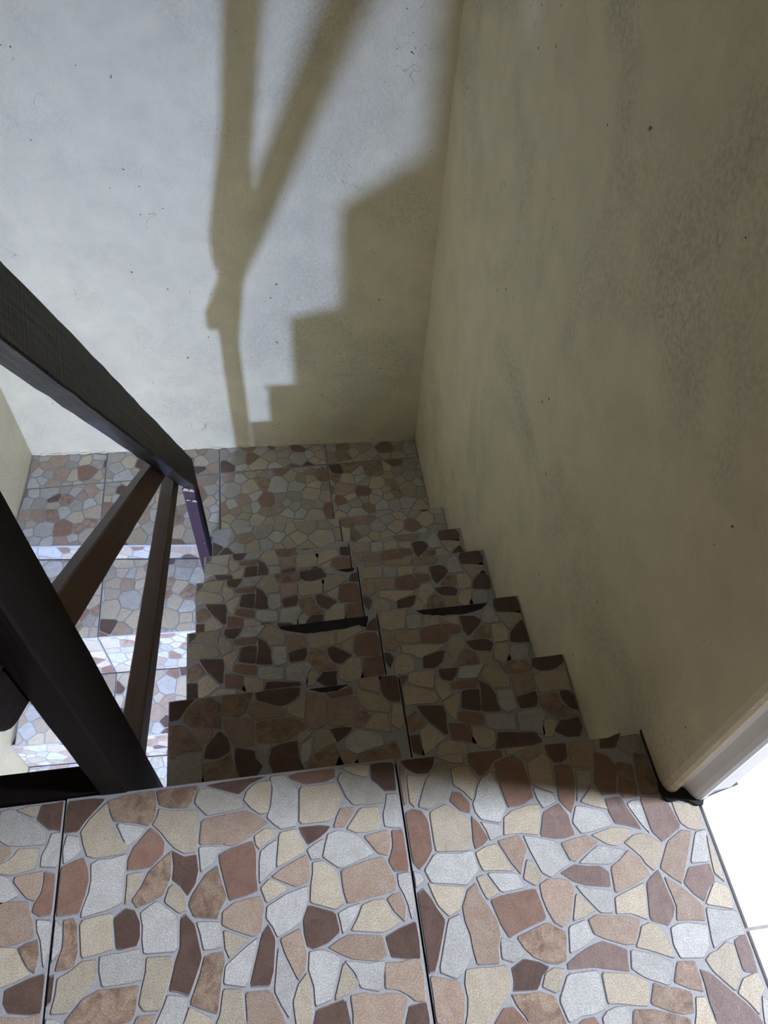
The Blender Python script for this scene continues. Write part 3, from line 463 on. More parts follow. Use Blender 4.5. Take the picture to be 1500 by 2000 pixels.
 '4l': """R -2,956 11,968 16,979 -1,983;C 13,963 31,954 47,948 65,945 68,965 75,986 17,984;B 85,961 104,956 116,970 124,985 81,986 79,972;W 114,960 137,958 156,957 180,987 126,987;C -7,907 22,916 61,912 72,922 66,936 46,946 25,954 1,958 -7,943;C 68,938 76,915 99,928 97,950 85,958 73,969 67,960;B 68,847 76,846 76,867 79,887 76,908 21,914 29,896 40,879 54,864;M -7,869 3,858 21,865 37,875 30,890 19,903 -3,891;C 19,860 21,840 16,809 42,822 55,833 72,841 56,858 41,875;B -7,811 24,808 19,836 19,854 -7,859;C 84,884 96,870 100,890 109,905 117,932 74,915;R 102,939 152,936 160,957 137,955 119,956 99,952;B 110,895 150,885 156,933 137,935 119,933;B 150,885 169,881 189,880 186,900 187,917 182,929 176,940 158,954 158,929;C 163,957 176,944 185,930 220,929 223,943 219,959 209,987 188,988 170,975;T 227,910 271,919 270,935 274,955 248,956 226,953 225,931;B 228,880 263,882 271,898 270,916 225,907;W 188,895 192,884 201,875 224,882 223,904 224,925 191,927;C 275,910 297,910 316,912 338,912 339,930 349,957 322,962 305,961 288,960 271,947;C 340,912 411,946 403,971 378,969 360,966 333,958 341,932;R 98,873 114,865 131,860 151,857 153,881 118,890 104,890;W 156,848 175,843 213,839 214,870 195,875 176,878 155,878 154,862;W 216,836 237,834 266,820 267,849 280,864 271,880 218,876;C 262,837 260,816 280,817 295,845 285,855 272,853;M 270,884 282,867 296,850 311,851 324,850 338,855 327,868 318,881 314,892 313,905 293,907 274,904;B 317,893 322,880 330,868 348,862 359,872 375,882 359,893 347,903 334,911 317,909;C 355,898 376,886 378,909 382,929 345,913;R 377,892 384,878 401,878 435,874 441,887 441,919 434,937 417,939 402,937 386,933;C 340,853 334,830 352,816 369,816 395,818 392,851 394,874 379,878 365,875 353,864;R 383,819 410,815 424,816 440,830 441,876 417,873 399,875 393,845;B 332,810 332,834 336,848 301,849 294,839 283,828 304,812;R 79,835 99,832 129,819 120,844 122,860 100,867 78,870;C 116,826 133,812 148,809 166,820 168,843 147,853 124,857 122,843;B 158,805 189,802 228,803 258,809 248,830 228,832 189,838 170,839 169,828;C 51,828 42,806 67,800 83,798 109,800 105,828 87,831 70,837;B 412,944 428,940 442,939 442,976 413,977;M 221,960 239,958 258,959 283,962 273,980 275,991 256,986 236,990 210,990 216,971""",
 '4r': """C 444,970 451,953 469,945 489,948 508,947 510,969 509,987 479,987 465,988;W 513,945 531,944 548,946 554,982 514,982 512,964;C 554,945 573,948 594,949 601,975 576,983 554,975 553,960;C 640,941 640,957 643,973 617,973 597,964 609,953;B 645,928 655,909 686,935 695,949 684,969 665,972 643,968;W 694,944 709,938 724,940 740,939 725,1004 702,986 693,973 695,951;B 735,968 771,964 798,955 804,983 795,1007 739,1005 732,988;C 757,917 775,928 801,934 799,967 772,962 736,964 742,947;T 481,916 499,908 540,904 539,922 539,939 502,945 484,945 481,930;R 540,904 589,898 602,903 611,915 601,932 590,949 558,944 541,943 541,924;R 612,919 640,921 641,940 617,948 594,951 602,934;C 712,899 713,886 731,886 748,888 756,913 743,937 715,937;B 662,871 702,865 711,885 701,895 688,900 668,899 644,897 652,881;M 709,897 713,932 699,936 685,932 672,919 664,902 687,903;C 488,885 512,878 532,863 547,874 561,877 579,883 598,895 489,906;C 595,877 602,865 612,843 627,873 647,886 641,911 616,917 601,898;M 611,834 634,827 649,824 667,836 663,866 644,880 624,868;B 532,839 561,837 581,852 593,881 572,878 554,873 536,869;C 702,846 719,830 744,830 743,861 749,880 734,883 718,883 708,866;W 728,834 758,830 782,835 791,853 788,874 767,876 751,875 745,859;T 661,824 700,824 700,846 705,861 667,867 668,850;B 750,883 802,874 806,901 805,918 794,943 758,910;T 452,895 474,892 488,907 479,921 478,935 456,953 445,931 445,915;B 445,865 457,847 470,875 461,889 445,893;C 465,834 489,831 512,835 518,859 508,878 490,881 472,875 467,859;C 569,838 595,824 613,849 602,862 591,870 586,857;T 598,978 620,976 638,977 661,975 674,989 676,1015 643,1002 622,1022 590,1017 587,994""",
}
CHIPS = {'2l': [(214, 504), (225, 493), (248, 483), (282, 474), (317, 475), (372, 478), (408, 484), (425, 474), (435, 504)], '2r': [(542, 516), (552, 505), (566, 494), (613, 486), (674, 484), (713, 493), (738, 515)], '3l': [(376, 769), (396, 760), (413, 755), (430, 757), (443, 780)], '1l': [(260, 259), (280, 246), (306, 238), (332, 239), (353, 248), (367, 256)], '4l': [(244, 992), (269, 980), (312, 978), (355, 982), (380, 993)], '4r': [(439, 991), (480, 986), (524, 985), (565, 994)]}

def rel(parent, frame):
    if parent is not None and parent.parent is None:
        return Matrix.Translation(-Vector(parent.location)) @ frame
    return frame

def part(name, vf, mat, parent):
    """mesh given in world coordinates, stored under a top-level parent"""
    v, f = vf
    off = Vector(parent.location) if parent is not None else Vector((0, 0, 0))
    c = Vector((sum(p[0] for p in v) / len(v), sum(p[1] for p in v) / len(v), sum(p[2] for p in v) / len(v)))
    return link(name, [tuple(Vector(p) - c) for p in v], f, mat, parent, loc=tuple(c - off))

def struct(name, vf, mat, label):
    return tag(link(name, vf[0], vf[1], mat), label=label, kind='structure')

def merge(*vfs):
    V, F = [], []
    for v, f in vfs:
        o = len(V)
        V += list(v)
        F += [tuple(o + i for i in q) for q in f]
    return V, F

# ================================================================== shell
Z_LAND = -1.171
Z_LOW = -2.58
Z_CEIL = 2.45

def back_y(x):
    return 1.811 + (x + 0.733) * (1.741 - 1.811) / (0.808 + 0.733)

def left_x(y):
    if y > 0.7:
        return -0.733 - (1.811 - y) * 0.067 / 1.111
    return -0.80

struct('wall_back', prism([(-0.95, back_y(-0.95)), (1.0, back_y(1.0)), (1.0, 1.95), (-0.95, 1.95)], Z_LOW, Z_CEIL),
       'wall_back', 'pale painted plaster wall at the back of the stairwell')
struct('wall_left', merge(prism([(left_x(1.9), 1.9), (-0.95, 1.9), (-0.95, 0.0), (-0.80, 0.0), (-0.80, 0.7)], Z_LOW, Z_CEIL),
                         box(-0.95, -0.80, -2.6, 0.0, Z_LOW, -0.16)),
       'wall_left', 'cream plaster wall on the left of the lower flight')

# right wall with its moulded end beside the doorway, one outline pulled up
end_profile = [(0.8105, -0.055), (0.8110, -0.080), (0.8125, -0.093), (0.8165, -0.1015), (0.8225, -0.1055), (0.8290, -0.1060),
               (0.8335, -0.1035), (0.8365, -0.1000), (0.8410, -0.0990), (0.8455, -0.1010), (0.8490, -0.1065), (0.8530, -0.1150),
               (0.8580, -0.1210), (0.8640, -0.1235), (0.8710, -0.1220), (0.8760, -0.1165), (0.8830, -0.1125), (0.9000, -0.1110),
               (0.9230, -0.1085), (0.9330, -0.1000), (0.9340, -0.060)]
struct('wall_right', prism([(0.8105, 1.90)] + end_profile[:7] + [(0.8335, -0.06), (0.934, -0.06), (0.934, 1.90)], Z_LOW, Z_CEIL),
       'wall_right', 'grimy cream plaster wall along the right of the stairs')
struct('trim_1', prism([(0.8337, -0.0603), (0.8337, -0.1034)] + end_profile[7:-1] + [(0.934, -0.0603)], -0.002, Z_CEIL - 0.4),
       'white_paint', 'white moulded door casing at the end of the right wall')
struct('wall_doorside', merge(box(0.811, 0.934, -2.6, -1.15, 0.0, Z_CEIL), box(0.811, 0.934, -1.15, -0.10, 2.05, Z_CEIL)),
       'wall_right', 'cream wall around the doorway to the white-floored room')
struct('wall_hall', merge(box(-3.1, -3.0, -2.6, 0.12, -0.14, Z_CEIL), box(-3.0, -0.95, 0.0, 0.12, -0.14, Z_CEIL)),  # unseen hall made wide so less light bounces onto the stairwell
       'hall_wall', 'unseen hall wall beside the upper landing, set wide and dark to cut bounced light')
struct('wall_rear', box(-3.1, 3.0, -2.72, -2.6, Z_LOW, Z_CEIL), 'hall_wall', 'unseen wall behind the viewer, darkened to cut bounced light')
struct('wall_room', box(0.934, 3.0, 1.2, 1.32, -0.02, Z_CEIL), 'wall_left', 'cream far wall of the white-floored room')
wy0, wy1, wz0, wz1 = WIN_Y - WIN_W / 2, WIN_Y + WIN_W / 2, WIN_Z - WIN_H / 2, WIN_Z + WIN_H / 2
struct('wall_window', merge(box(2.8, 3.0, -2.6, wy0, -0.02, Z_CEIL), box(2.8, 3.0, wy1, 1.2, -0.02, Z_CEIL),
                            box(2.8, 3.0, wy0, wy1, -0.02, wz0), box(2.8, 3.0, wy0, wy1, wz1, Z_CEIL)),
       'wall_left', 'cream wall with the tall window of the white-floored room')
struct('ceiling', box(-3.1, 3.0, -2.72, 1.95, Z_CEIL, Z_CEIL + 0.1), 'ceiling_dark', 'unseen ceiling above stairwell and room, darkened to cut bounced light')
win = tag(empty('window_1', (2.9, WIN_Y, wz0)), label='tall narrow window lighting the white-floored room', kind='structure')
fr = merge(box(2.93, 2.97, wy0, wy0 + 0.04, wz0, wz1), box(2.93, 2.97, wy1 - 0.04, wy1, wz0, wz1),
           box(2.93, 2.97, wy0 + 0.04, wy1 - 0.04, wz0, wz0 + 0.04), box(2.93, 2.97, wy0 + 0.04, wy1 - 0.04, wz1 - 0.04, wz1))
part('window_frame', fr, 'white_paint', win)
gm, gnt, gb = new_mat('window_glass')
gb.inputs['Transmission Weight'].default_value = 1.0
gb.inputs['Roughness'].default_value = 0.02
part('pane', box(2.945, 2.951, wy0 + 0.04, wy1 - 0.04, wz0 + 0.04, wz1 - 0.04), gm, win)

# dark caulked gap under the moulded wall end, and grime along the wall foot
wr = bpy.data.objects['wall_right']
rg = random.Random(3)
gap = [(0.8085, -0.085), (0.806, -0.100), (0.8095, -0.1145), (0.818, -0.1190), (0.833, -0.1175), (0.846, -0.1215),
       (0.857, -0.1300), (0.866, -0.1300), (0.870, -0.1225), (0.862, -0.117), (0.845, -0.100), (0.82, -0.095)]
part('grime_gap', prism(gap, -0.004, 0.0045), 'dirt', wr)
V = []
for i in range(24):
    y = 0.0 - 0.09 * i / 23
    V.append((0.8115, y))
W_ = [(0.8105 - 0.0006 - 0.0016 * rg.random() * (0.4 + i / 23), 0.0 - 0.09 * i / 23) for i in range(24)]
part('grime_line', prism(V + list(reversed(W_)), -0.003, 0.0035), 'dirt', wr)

# rough plaster lip along the foot of the back wall
wb = bpy.data.objects['wall_back']
lip = []
N = 90
for i in range(N + 1):
    x = -0.725 + (0.80 + 0.725) * i / N
    lip.append((x, back_y(x) - 0.0015 - 0.007 * rg.random() ** 2.2))
lipo = lip + [(0.80, back_y(0.80) + 0.004), (-0.725, back_y(-0.725) + 0.004)]
lv, lf = prism(lipo, Z_LAND - 0.002, Z_LAND + 0.008)
part('plaster_lip', (lv, lf), 'wall_back', wb)
V, F = [], []
for i in range(N + 1):
    x = -0.725 + (0.80 + 0.725) * i / N
    h = 0.012 + 0.022 * rg.random()
    V += [(x, back_y(x) - 0.0045 * rg.random() - 0.001, Z_LAND + 0.004), (x, back_y(x) + 0.001, Z_LAND + h)]
for i in range(N):
    a = 2 * i
    F.append((a, a + 2, a + 3, a + 1))
part('plaster_smear', (V, F), 'wall_back', wb)

# ================================================================== upper landing floor
floor = struct('floor', box(-3.0, 0.862, -2.6, -0.002, -0.14, -0.0125), 'mortar',
               'upper landing floor of mosaic-stone tiles in the foreground')
struct('ceiling_lower', box(-3.0, 0.862, -2.6, -0.002, -0.16, -0.14), 'ceiling', 'painted underside of the upper landing')
rng = random.Random(11)
g = 0.0016
xb = 0.861
SEAM1, SEAM0 = 0.4000, -0.1045
def rect(x0, x1, y0, y1): return [(x0, y0), (x1, y0), (x1, y1), (x0, y1)]

# right tile: front edge follows the slightly skewed nosing and the notch at the wall
tr = [(SEAM1 + g, -0.5), (xb, -0.5), (xb, -0.128), (0.857, -0.119), (0.811, -0.113), (0.8085, -0.007), (SEAM1 + g, 0.002)]
st = clipped(parse('right'), rect(SEAM1 + g, xb, -0.5, 0.0005))
st = [(c, q) for c, q in st if not (centroid(q)[0] > 0.806 and centroid(q)[1] > -0.115)]
st2 = []
for c, q in st:
    if centroid(q)[1] > -0.11:
        q = clip_convex(q, rect(SEAM1 + g, 0.8065, -0.6, 0.0), 0.0008)
    if len(q) > 2: st2.append((c, q))
st2 += voronoi_stones(rect(SEAM1 + g, xb, -0.4985, -0.428), rng)
make_tile(floor, tr, lift(0), st2)
tm = rect(SEAM0 + g, SEAM1 - g, -0.5, 0.0035)
st = clipped(parse('mid'), tm) + voronoi_stones(rect(SEAM0 + g, SEAM1 - g, -0.4985, -0.371), rng)
make_tile(floor, tm, lift(0), st)
tl = rect(SEAM0 - 0.5, SEAM0 - g, -0.5, 0.002)
st = clipped(parse('left'), tl)
st += voronoi_stones(rect(SEAM0 - 0.4985, -0.197, -0.4985, 0.0), rng)
st += voronoi_stones(rect(-0.197, SEAM0 - g, -0.4985, -0.298), rng)
make_tile(floor, tl, lift(0), st)
tz = rect(-0.80 - g, SEAM0 - 0.5 - 2 * g, -0.5, 0.002)
make_tile(floor, tz, lift(0), voronoi_stones(tz, rng))
for r in range(1, 5):
    y1 = -0.5 * r - 2 * g
    y0 = max(-0.5 * (r + 1), -2.6)
    for x0, x1 in ((-0.80 - 0.0, SEAM0 - 0.5 - 2 * g), (SEAM0 - 0.5, SEAM0 - g), (SEAM0 + g, SEAM1 - g), (SEAM1 + g, 0.861 if r < 3 else 0.811)):
        if x1 > 0.82 and r == 2:
            x1 = 0.811
        q = rect(x0, x1, y0, y1)
        make_tile(floor, q, lift(0), voronoi_stones(q, rng), joined=True)

for i in range(1, 6):
    for r in range(0, 5):
        x1 = SEAM0 - 0.5 * i - g if i > 1 else -0.80 - 2 * g
        x0 = max(SEAM0 - 0.5 * (i + 1) + g, -3.0)
        q = rect(x0, x1, -0.5 * (r + 1), -0.5 * r - 2 * g)
        make_tile(floor, q, lift(0), voronoi_stones(q, rng, 0.06), joined=True)

# white-tiled floor of the room on the right
wfl = struct('floor_room', box(0.862, 2.8, -2.6, 1.2, -0.14, -0.008), 'joint', 'bright white tiled floor of the adjoining room')
GY = -0.304
for i in range(-6, 4):
    for j in range(5):
        x0, x1 = 0.8665 + 0.40 * j, 0.8665 + 0.40 * (j + 1) - 0.004
        y0, y1 = GY + 0.40 * i + 0.002, GY + 0.40 * (i + 1) - 0.002
        y0, y1, x1 = max(y0, -2.6), min(y1, 1.2), min(x1, 2.8)
        if y1 - y0 < 0.02 or x1 - x0 < 0.02: continue
        if j == 0 and y1 > -0.1:
            if y0 < -0.1:
                q = [(x0, y0), (x1, y0), (x1, y1), (0.938, y1), (0.938, -0.106), (0.905, -0.1125), (0.879, -0.1185), (x0, -0.1260)]
            else:
                q = rect(0.938, x1, y0, y1)
        else:
            q = rect(x0, x1, y0, y1)
        v, f = prism(q, -0.008, -0.0015)
        c = centroid(q)
        link('tile', [(a - c[0], b - c[1], d) for a, b, d in v], f, 'white_tile', wfl, loc=(c[0], c[1], 0))

# ================================================================== upper flight
ZK = [0.0, -0.2407, -0.4240, -0.6089, -0.8015, -0.9601]
NOSE = [None, ((0.000, 0.255), (0.459, 0.261), (0.8095, 0.264)), ((0.004, 0.507), (0.455, 0.517), (0.8095, 0.520)),
        ((-0.004, 0.765), (0.442, 0.780), (0.8095, 0.788)), ((-0.008, 0.984), (0.443, 0.997), (0.8095, 1.008)),
        ((-0.002, 1.204), (0.438, 1.210), (0.8095, 1.217))]
up = tag(empty('staircase', (0.4, 0.62, Z_LAND)), 'shadowed upper stair flight with chipped mosaic tile treads against the right wall', 'staircase')
prof = [(0.0, -2.58), (0.0, ZK[1] - 0.03)]
YB = [0.0, 0.250, 0.502, 0.762, 0.980, 1.200]
for k in range(1, 6):
    if k > 1: prof.append((YB[k - 1], ZK[k] - 0.03))
    prof.append((YB[k], ZK[k] - 0.03))
prof.append((YB[5], -2.58))
pv, pf = prism(prof, 0.002, 0.808)
part('concrete_core', ([(c, a, b) for a, b, c in pv], pf), 'joint', up)
rng = random.Random(23)
for k in range(1, 6):
    L_, S_, R_ = NOSE[k]
    yb = (0.0, 0.258, 0.512, 0.772, 0.992)[k - 1]
    yb = yb - 0.006 if k > 1 else -0.0
    zt = ZK[k]
    bed = [(0.001, yb), (0.808, yb), (0.808, R_[1] - 0.005), (S_[0], S_[1] - 0.005), (0.003 + max(L_[0], 0), L_[1] - 0.005)]
    part('mortar_bed', prism(bed, zt - 0.033, zt - 0.0115), 'mortar', up)
    dy = {1: -0.2535, 2: 0.0, 3: 0.258, 4: 0.4775, 5: 0.697}[k]
    for side in (0, 1):
        A, B = ((L_, S_), (S_, R_))[side]
        x0, x1 = A[0] + (g if side else 0), B[0] - (0 if side else g)
        conv = [(x0 if side else L_[0], yb), (x1, yb), (x1, B[1]), (x0, A[1])]
        key = '%d%s' % (k, 'lr'[side])
        outline = list(conv)
        chip = None
        if key in CHIPS:
            cp = sorted([(a / 1000, b / 1000) for a, b in CHIPS[key]], reverse=True)
            nl = lambda x: A[1] + (B[1] - A[1]) * (x - A[0]) / (B[0] - A[0])
            cp = [(min(max(a, x0 + 0.002), x1 - 0.002), b) for a, b in cp]
            # ragged break between the traced points
            rag = []
            for i in range(len(cp) - 1):
                for t in range(4):
                    a = cp[i][0] + (cp[i + 1][0] - cp[i][0]) * t / 4
                    b = cp[i][1] + (cp[i + 1][1] - cp[i][1]) * t / 4
                    rag.append((a, min(b + (rng.uniform(-0.0012, 0.0012) if (i or t) else 0), nl(a) - 0.0004)))
            rag.append(cp[-1])
            rag[0] = (rag[0][0], nl(rag[0][0])); rag[-1] = (rag[-1][0], nl(rag[-1][0]))
            outline = conv[:3] + rag + conv[3:]
            chip = rag
        if key in STONES: st = parse(key)
        else: st = None
        if st is None:
            st = voronoi_stones(conv, rng)
            st = clipped(st, conv, chip, grow=0.0)
        else:
            st = clipped(st, conv)
            # the part of the tread tucked under the step above
            lim = {1: 0.076, 2: 0.322, 3: 0.580, 4: 0.799}[k]
            if side == 1: lim = {1: 0.076, 2: 0.338, 3: 0.604, 4: 0.825}[k]
            st += voronoi_stones([(x0, yb), (x1, yb), (x1, lim), (x0, lim)], rng)
        make_tile(up, outline, rel(up, lift(zt)), st, name='tread_tile')

# ================================================================== lower landing
land = struct('floor_landing', prism([(-0.76, back_y(-0.76)), (-0.76, 1.388), (-0.08, 1.318), (0.0, 1.310), (0.0, 1.201), (0.8105, 1.201), (0.8105, back_y(0.8105))],
              -1.36, Z_LAND - 0.0108), 'joint', 'lower landing of mosaic-stone tiles at the foot of the back wall')
def edge_y(x): return 1.298 + (-0.077 - x) * 0.1032
def row_y(x): return 1.634 + (x + 0.723) * 0.0066
rng = random.Random(41)
cols = [-0.733, -0.4395, 0.0045, 0.434, 0.8095]
gl = 0.0012
for i in range(4):
    x0, x1 = cols[i] + (gl if i else 0), cols[i + 1] - (gl if i < 3 else 0)
    q = [(x0, row_y(x0) + gl), (x1, row_y(x1) + gl), (x1, back_y(x1) - 0.001), (x0, back_y(x0) - 0.001)]
    make_tile(land, q, lift(Z_LAND), voronoi_stones(q, rng, 0.054))
    if i < 2:
        xl = left_x(1.5) if i == 0 else x0
        x1b = -0.002 if i == 1 else x1
        q = [(left_x(1.36) if i == 0 else x0, edge_y(x0)), (x1b, edge_y(x1b)), (x1, row_y(x1) - gl), (x0, row_y(x0) - gl)]
    else:
        q = [(x0, 1.203), (x1, 1.203), (x1, row_y(x1) - gl), (x0, row_y(x0) - gl)]
    make_tile(land, q, lift(Z_LAND), voronoi_stones(q, rng, 0.054))

# ================================================================== lower flight
lowf = tag(empty('staircase', (-0.4, 0.4, Z_LOW)), 'brightly lit lower stair flight of mosaic tiles seen below the railing', 'staircase')
LZ = [Z_LAND, -1.266, -1.554, -1.77, -1.97, -2.17, -2.37]
LY = [None, (1.016, 0.990), (0.759, 0.733), (0.512, 0.490), (0.25, 0.24), (0.0, -0.01), (-0.26, -0.27)]
prof = [(1.36, Z_LOW), (1.36, LZ[1] - 0.013)]
for k in range(1, 7):
    yk = LY[k][0] + 0.014
    prof += [(yk, LZ[k] - 0.013), (yk, (LZ[k + 1] if k < 6 else Z_LOW) - (0.013 if k < 6 else 0))]
pv, pf = prism(prof, -0.752, -0.003)
part('concrete_core', ([(c, a, b) for a, b, c in pv], pf), 'joint', lowf)
rng = random.Random(57)
def riser_frame(xa, ya, xb_, yb_):
    u = Vector((xb_ - xa, yb_ - ya, 0)).normalized()
    w = u.cross(Vector((0, 0, 1)))
    return Matrix(((u.x, 0, w.x, xa), (u.y, 0, w.y, ya), (u.z, 1, w.z, 0), (0, 0, 0, 1)))
for k in range(0, 7):
    # riser below edge k, then tread k+1
    ztop, zbot = LZ[k] - 0.0115, (LZ[k + 1] if k < 6 else Z_LOW)
    if k == 0: ya, yb_ = edge_y(-0.78) + 0.004, edge_y(0.0) + 0.004
    else: ya, yb_ = LY[k][0] + 0.004, LY[k][1] + 0.004
    fr_ = riser_frame(-0.80, ya, 0.008, yb_)
    for u0, u1 in ((0.802 + left_x(ya), 0.357), (0.360, 0.797)):
        q = [(u0, zbot), (u1, zbot), (u1, ztop), (u0, ztop)]
        make_tile(lowf, q, rel(lowf, fr_), voronoi_stones(q, rng, 0.056), name='riser_tile', thick=0.007, joined=k > 3)
    if k == 6: break
    yf = LY[k + 1]
    for i, (x0, x1) in enumerate(((left_x(yf[0] + 0.3) + 0.001, -0.4415), (-0.4385, -0.002))):
        fa = yf[0] + (yf[1] - yf[0]) * (x0 + 0.8) / 0.808
        fb = yf[0] + (yf[1] - yf[0]) * (x1 + 0.8) / 0.808
        ba = ya + (yb_ - ya) * (x0 + 0.8) / 0.808 - 0.002
        bb = ya + (yb_ - ya) * (x1 + 0.8) / 0.808 - 0.002
        q = [(x0, fa), (x1, fb), (x1, bb), (x0, ba)]
        make_tile(lowf, q, rel(lowf, lift(LZ[k + 1])), voronoi_stones(q, rng, 0.056), name='tread_tile', joined=k > 2)
struct('floor_lower', box(-0.80, 0.01, -2.6, -0.27, Z_LOW - 0.1, Z_LOW), 'joint', 'ground floor at the foot of the lower flight')
struct('wall_lower', box(0.0, 0.10, -2.6, -0.002, Z_LOW, -0.16), 'wall_left', 'cream wall beside the lower flight under the landing')

# ================================================================== railing
rail = tag(empty('stair_railing', (-0.034, 0.054, 0.0)), 'dark rough-sawn wooden stair railing with black newel and purple lower post', 'railing')

BOARD_FRAME = {}
def board(name, prof, x0, x1, mat, parent, axis, seed, skew=0.0, jit=0.0004, step=0.04):
    """board cut from a side outline in (y, z), thickness x0..x1, wavering sawn edges.
    skew: sideways drift in x per metre of y."""
    rg_ = random.Random(seed)
    pts = []
    n = len(prof)
    for i in range(n):
        A, B = prof[i], prof[(i + 1) % n]
        L = math.hypot(B[0] - A[0], B[1] - A[1])
        m = max(1, int(L / step))
        for t in range(m):
            f = t / m
            d = rg_.gauss(0, jit) if 0 < t else rg_.gauss(0, jit * 0.3)
            nx, ny = (B[1] - A[1]) / L, -(B[0] - A[0]) / L
            pts.append((A[0] + (B[0] - A[0]) * f + nx * d, A[1] + (B[1] - A[1]) * f + ny * d))
    if area2(pts) < 0: pts.reverse()
    ax = Vector((0, axis[0], axis[1])).normalized()
    ux = Vector((1, 0, 0))
    uy = ax.cross(ux)
    M = Matrix((ux, uy, ax)).transposed().to_4x4()
    o0 = Vector(((x0 + x1) / 2, pts[0][0], pts[0][1]))
    M.translation = o0
    Mi = M.inverted()
    bv = 0.0028
    c = centroid(pts)
    rings = []
    def ring(x, ins):
        out = []
        m = len(pts)
        for i in range(m):
            P, Q, Rr = pts[i - 1], pts[i], pts[(i + 1) % m]
            tx, ty = Rr[0] - P[0], Rr[1] - P[1]
            L = math.hypot(tx, ty) or 1
            out.append((x + skew * (Q[0] - pts[0][0]) , Q[0] - ty / L * ins, Q[1] + tx / L * ins))
        return out
    j = lambda: 0.0
    rs = [ring(x0, bv), ring(x0 + bv, 0), ring(x1 - bv, 0), ring(x1, bv)]
    V = [tuple(Mi @ Vector(p)) for r in rs for p in r]
    m = len(pts)
    F = [tuple(range(m - 1, -1, -1)), tuple(range(3 * m, 4 * m))]
    for a in range(3):
        for i in range(m):
            k = (i + 1) % m
            F.append((a * m + i, a * m + k, (a + 1) * m + k, (a + 1) * m + i))
    o = link(name, V, F, mat, parent, mw=rel(parent, M))
    BOARD_FRAME[name] = rel(parent, M)
    return o

def ht(y): return -0.540 - (y - 1.17) * 1.505
def hb(y): return -0.540 - (y - 1.17) * 1.488 - HD
HD = 0.148
board('newel_post', [(0.002, -0.34), (0.106, -0.34), (0.106, 1.12), (0.002, 1.12)], -0.054, -0.013, 'wood_black', rail, (0, 1), 1)
board('handrail', [(1.197, ht(1.197)), (1.197, hb(1.197)), (0.1065, hb(0.1065)), (0.1065, ht(0.1065))], -0.053, -0.013,
      'wood_rail', rail, (-1, 1.488), 2, jit=0.0008, step=0.06)
lp = board('lower_post', [(1.150, -1.262), (1.195, -1.262), (1.195, hb(1.195) - 0.001), (1.150, hb(1.150) - 0.001)], -0.056, -0.0185,
           'paint_purple', rail, (0, 1), 3)
board('side_batten', [(1.150, -1.262), (1.197, -1.262), (1.197, hb(1.197) - 0.001), (1.150, hb(1.150) - 0.001)], -0.0183, -0.012,
      'wood_black', rail, (0, 1), 9)
lp['label'] = 'purple-painted lower post with chipped bare wood'
def mz(y): return 0.195 - 0.76 * (y - 0.19)
MD = 0.090
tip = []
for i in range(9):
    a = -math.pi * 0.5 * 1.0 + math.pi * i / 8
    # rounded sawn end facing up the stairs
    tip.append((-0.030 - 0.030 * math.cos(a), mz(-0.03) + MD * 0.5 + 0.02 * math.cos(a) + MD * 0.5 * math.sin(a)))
mr = board('middle_rail', [(1.03, mz(1.03) + MD), (1.03, mz(1.03)), (0.055, mz(0.055)), (0.055, mz(0.055) + MD)], -0.078, -0.0545, 'wood_brown', rail, (-1, 0.76), 4)
me_ = board('rail_end', [(0.0545, mz(0.0545) + MD), (0.0545, mz(0.0545))] + tip, -0.080, -0.0545, 'wood_black', rail, (-1, 0.76), 8)  # near end of the middle rail as its own piece, darker than the board
me_['label'] = 'dark rounded end of the middle rail'
mr['label'] = 'brown sawn middle board'
def tz_(y): return -0.149 - (y - 0.12) * 0.4465
br = board('bottom_rail', [(1.149, tz_(1.149) + 0.054), (1.149, tz_(1.149)), (0.107, tz_(0.107)), (0.107, tz_(0.107) + 0.054)],
           -0.090, -0.052, 'wood_brown', rail, (-1, 0.4465), 5, skew=-0.0327)
gb_ = board('guard_base', [(0.006, -0.10), (0.048, -0.10), (0.048, 0.010), (0.006, 0.010)], -0.795, -0.0545, 'wood_black', rail, (0, 1), 6)
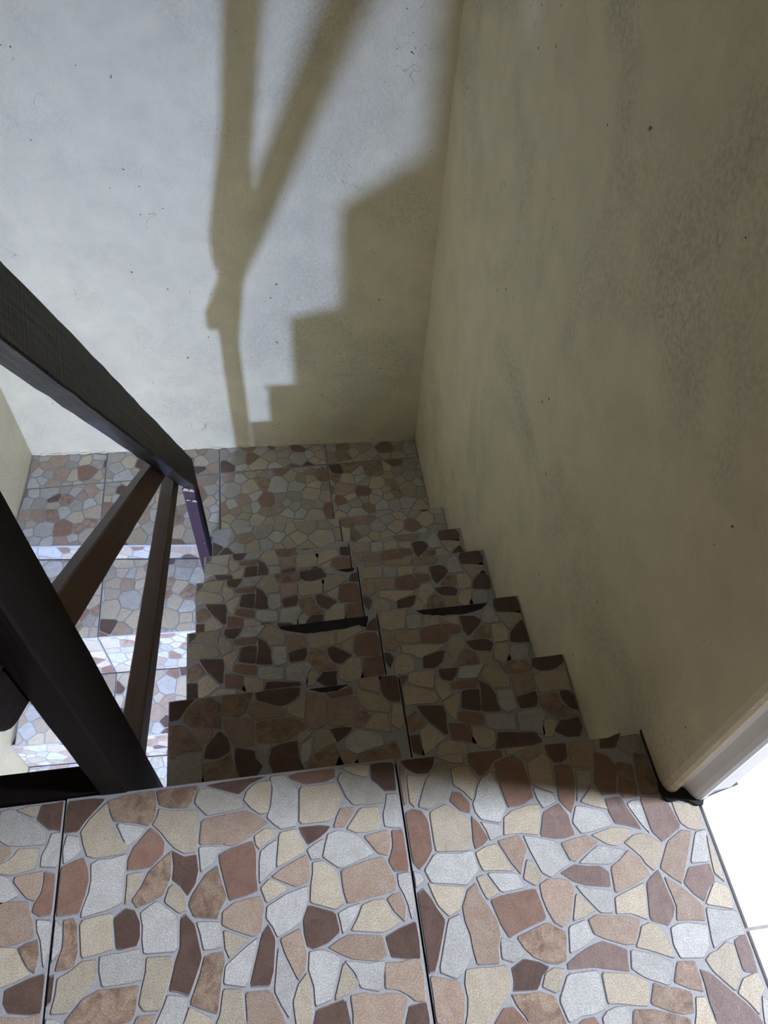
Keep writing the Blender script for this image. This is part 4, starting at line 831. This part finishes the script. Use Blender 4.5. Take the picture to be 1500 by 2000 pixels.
# splintered bare wood at the top of the lower post
for sx, sz, w, h in ((-0.054, -0.672, 0.020, 0.013), (-0.036, -0.678, 0.017, 0.012), (-0.053, -0.722, 0.016, 0.005), (-0.034, -0.730, 0.015, 0.010), (-0.030, -0.96, 0.006, 0.003)):
    p = [(sx, sz), (sx + w, sz - h * 0.4), (sx + w * 0.8, sz + h * 0.6), (sx + w * 0.3, sz + h)]
    v, f = prism(p, 0.0, 0.0016)
    M = Matrix(((1, 0, 0, 0), (0, 0, -1, 1.1497), (0, 1, 0, 0), (0, 0, 0, 1)))
    link('splinter', [tuple(BOARD_FRAME['lower_post'].inverted() @ (rel(rail, M) @ Vector(q))) for q in v], f, 'wood_bare', lp)

# ================================================================== lamps
def lathe(prof, seg=24):
    V, F = [], []
    for r, z in prof:
        for i in range(seg):
            a = 2 * math.pi * i / seg
            V.append((r * math.cos(a), r * math.sin(a), z))
    for k in range(len(prof) - 1):
        for i in range(seg):
            j = (i + 1) % seg
            F.append((k * seg + i, k * seg + j, (k + 1) * seg + j, (k + 1) * seg + i))
    F.append(tuple(range(seg - 1, -1, -1)))
    F.append(tuple(range((len(prof) - 1) * seg, len(prof) * seg)))
    return V, F

bulb = tag(empty('hanging_bulb', BULB_POS), 'bare bulb hanging under the upper landing over the lower flight', 'lamp')
em, ent, eb = new_mat('bulb_glow')
eb.inputs['Base Color'].default_value = (0.9, 0.9, 0.9, 1)
eb.inputs['Emission Color'].default_value = (*BULB_COLOR, 1)
eb.inputs['Emission Strength'].default_value = BULB_STRENGTH
rb = 0.033
pr = [(rb * math.sin(math.pi * i / 14), -rb * math.cos(math.pi * i / 14)) for i in range(1, 12)] + [(0.013, 0.036), (0.0125, 0.042)]
link('globe', *lathe(pr), em, bulb)
link('socket', *lathe([(0.016, 0.0425), (0.018, 0.05), (0.018, 0.085), (0.008, 0.10)]), 'white_paint', bulb)
link('cord', *lathe([(0.0035, 0.1005), (0.0035, -0.1605 - BULB_POS[2])], 10), 'dirt', bulb)
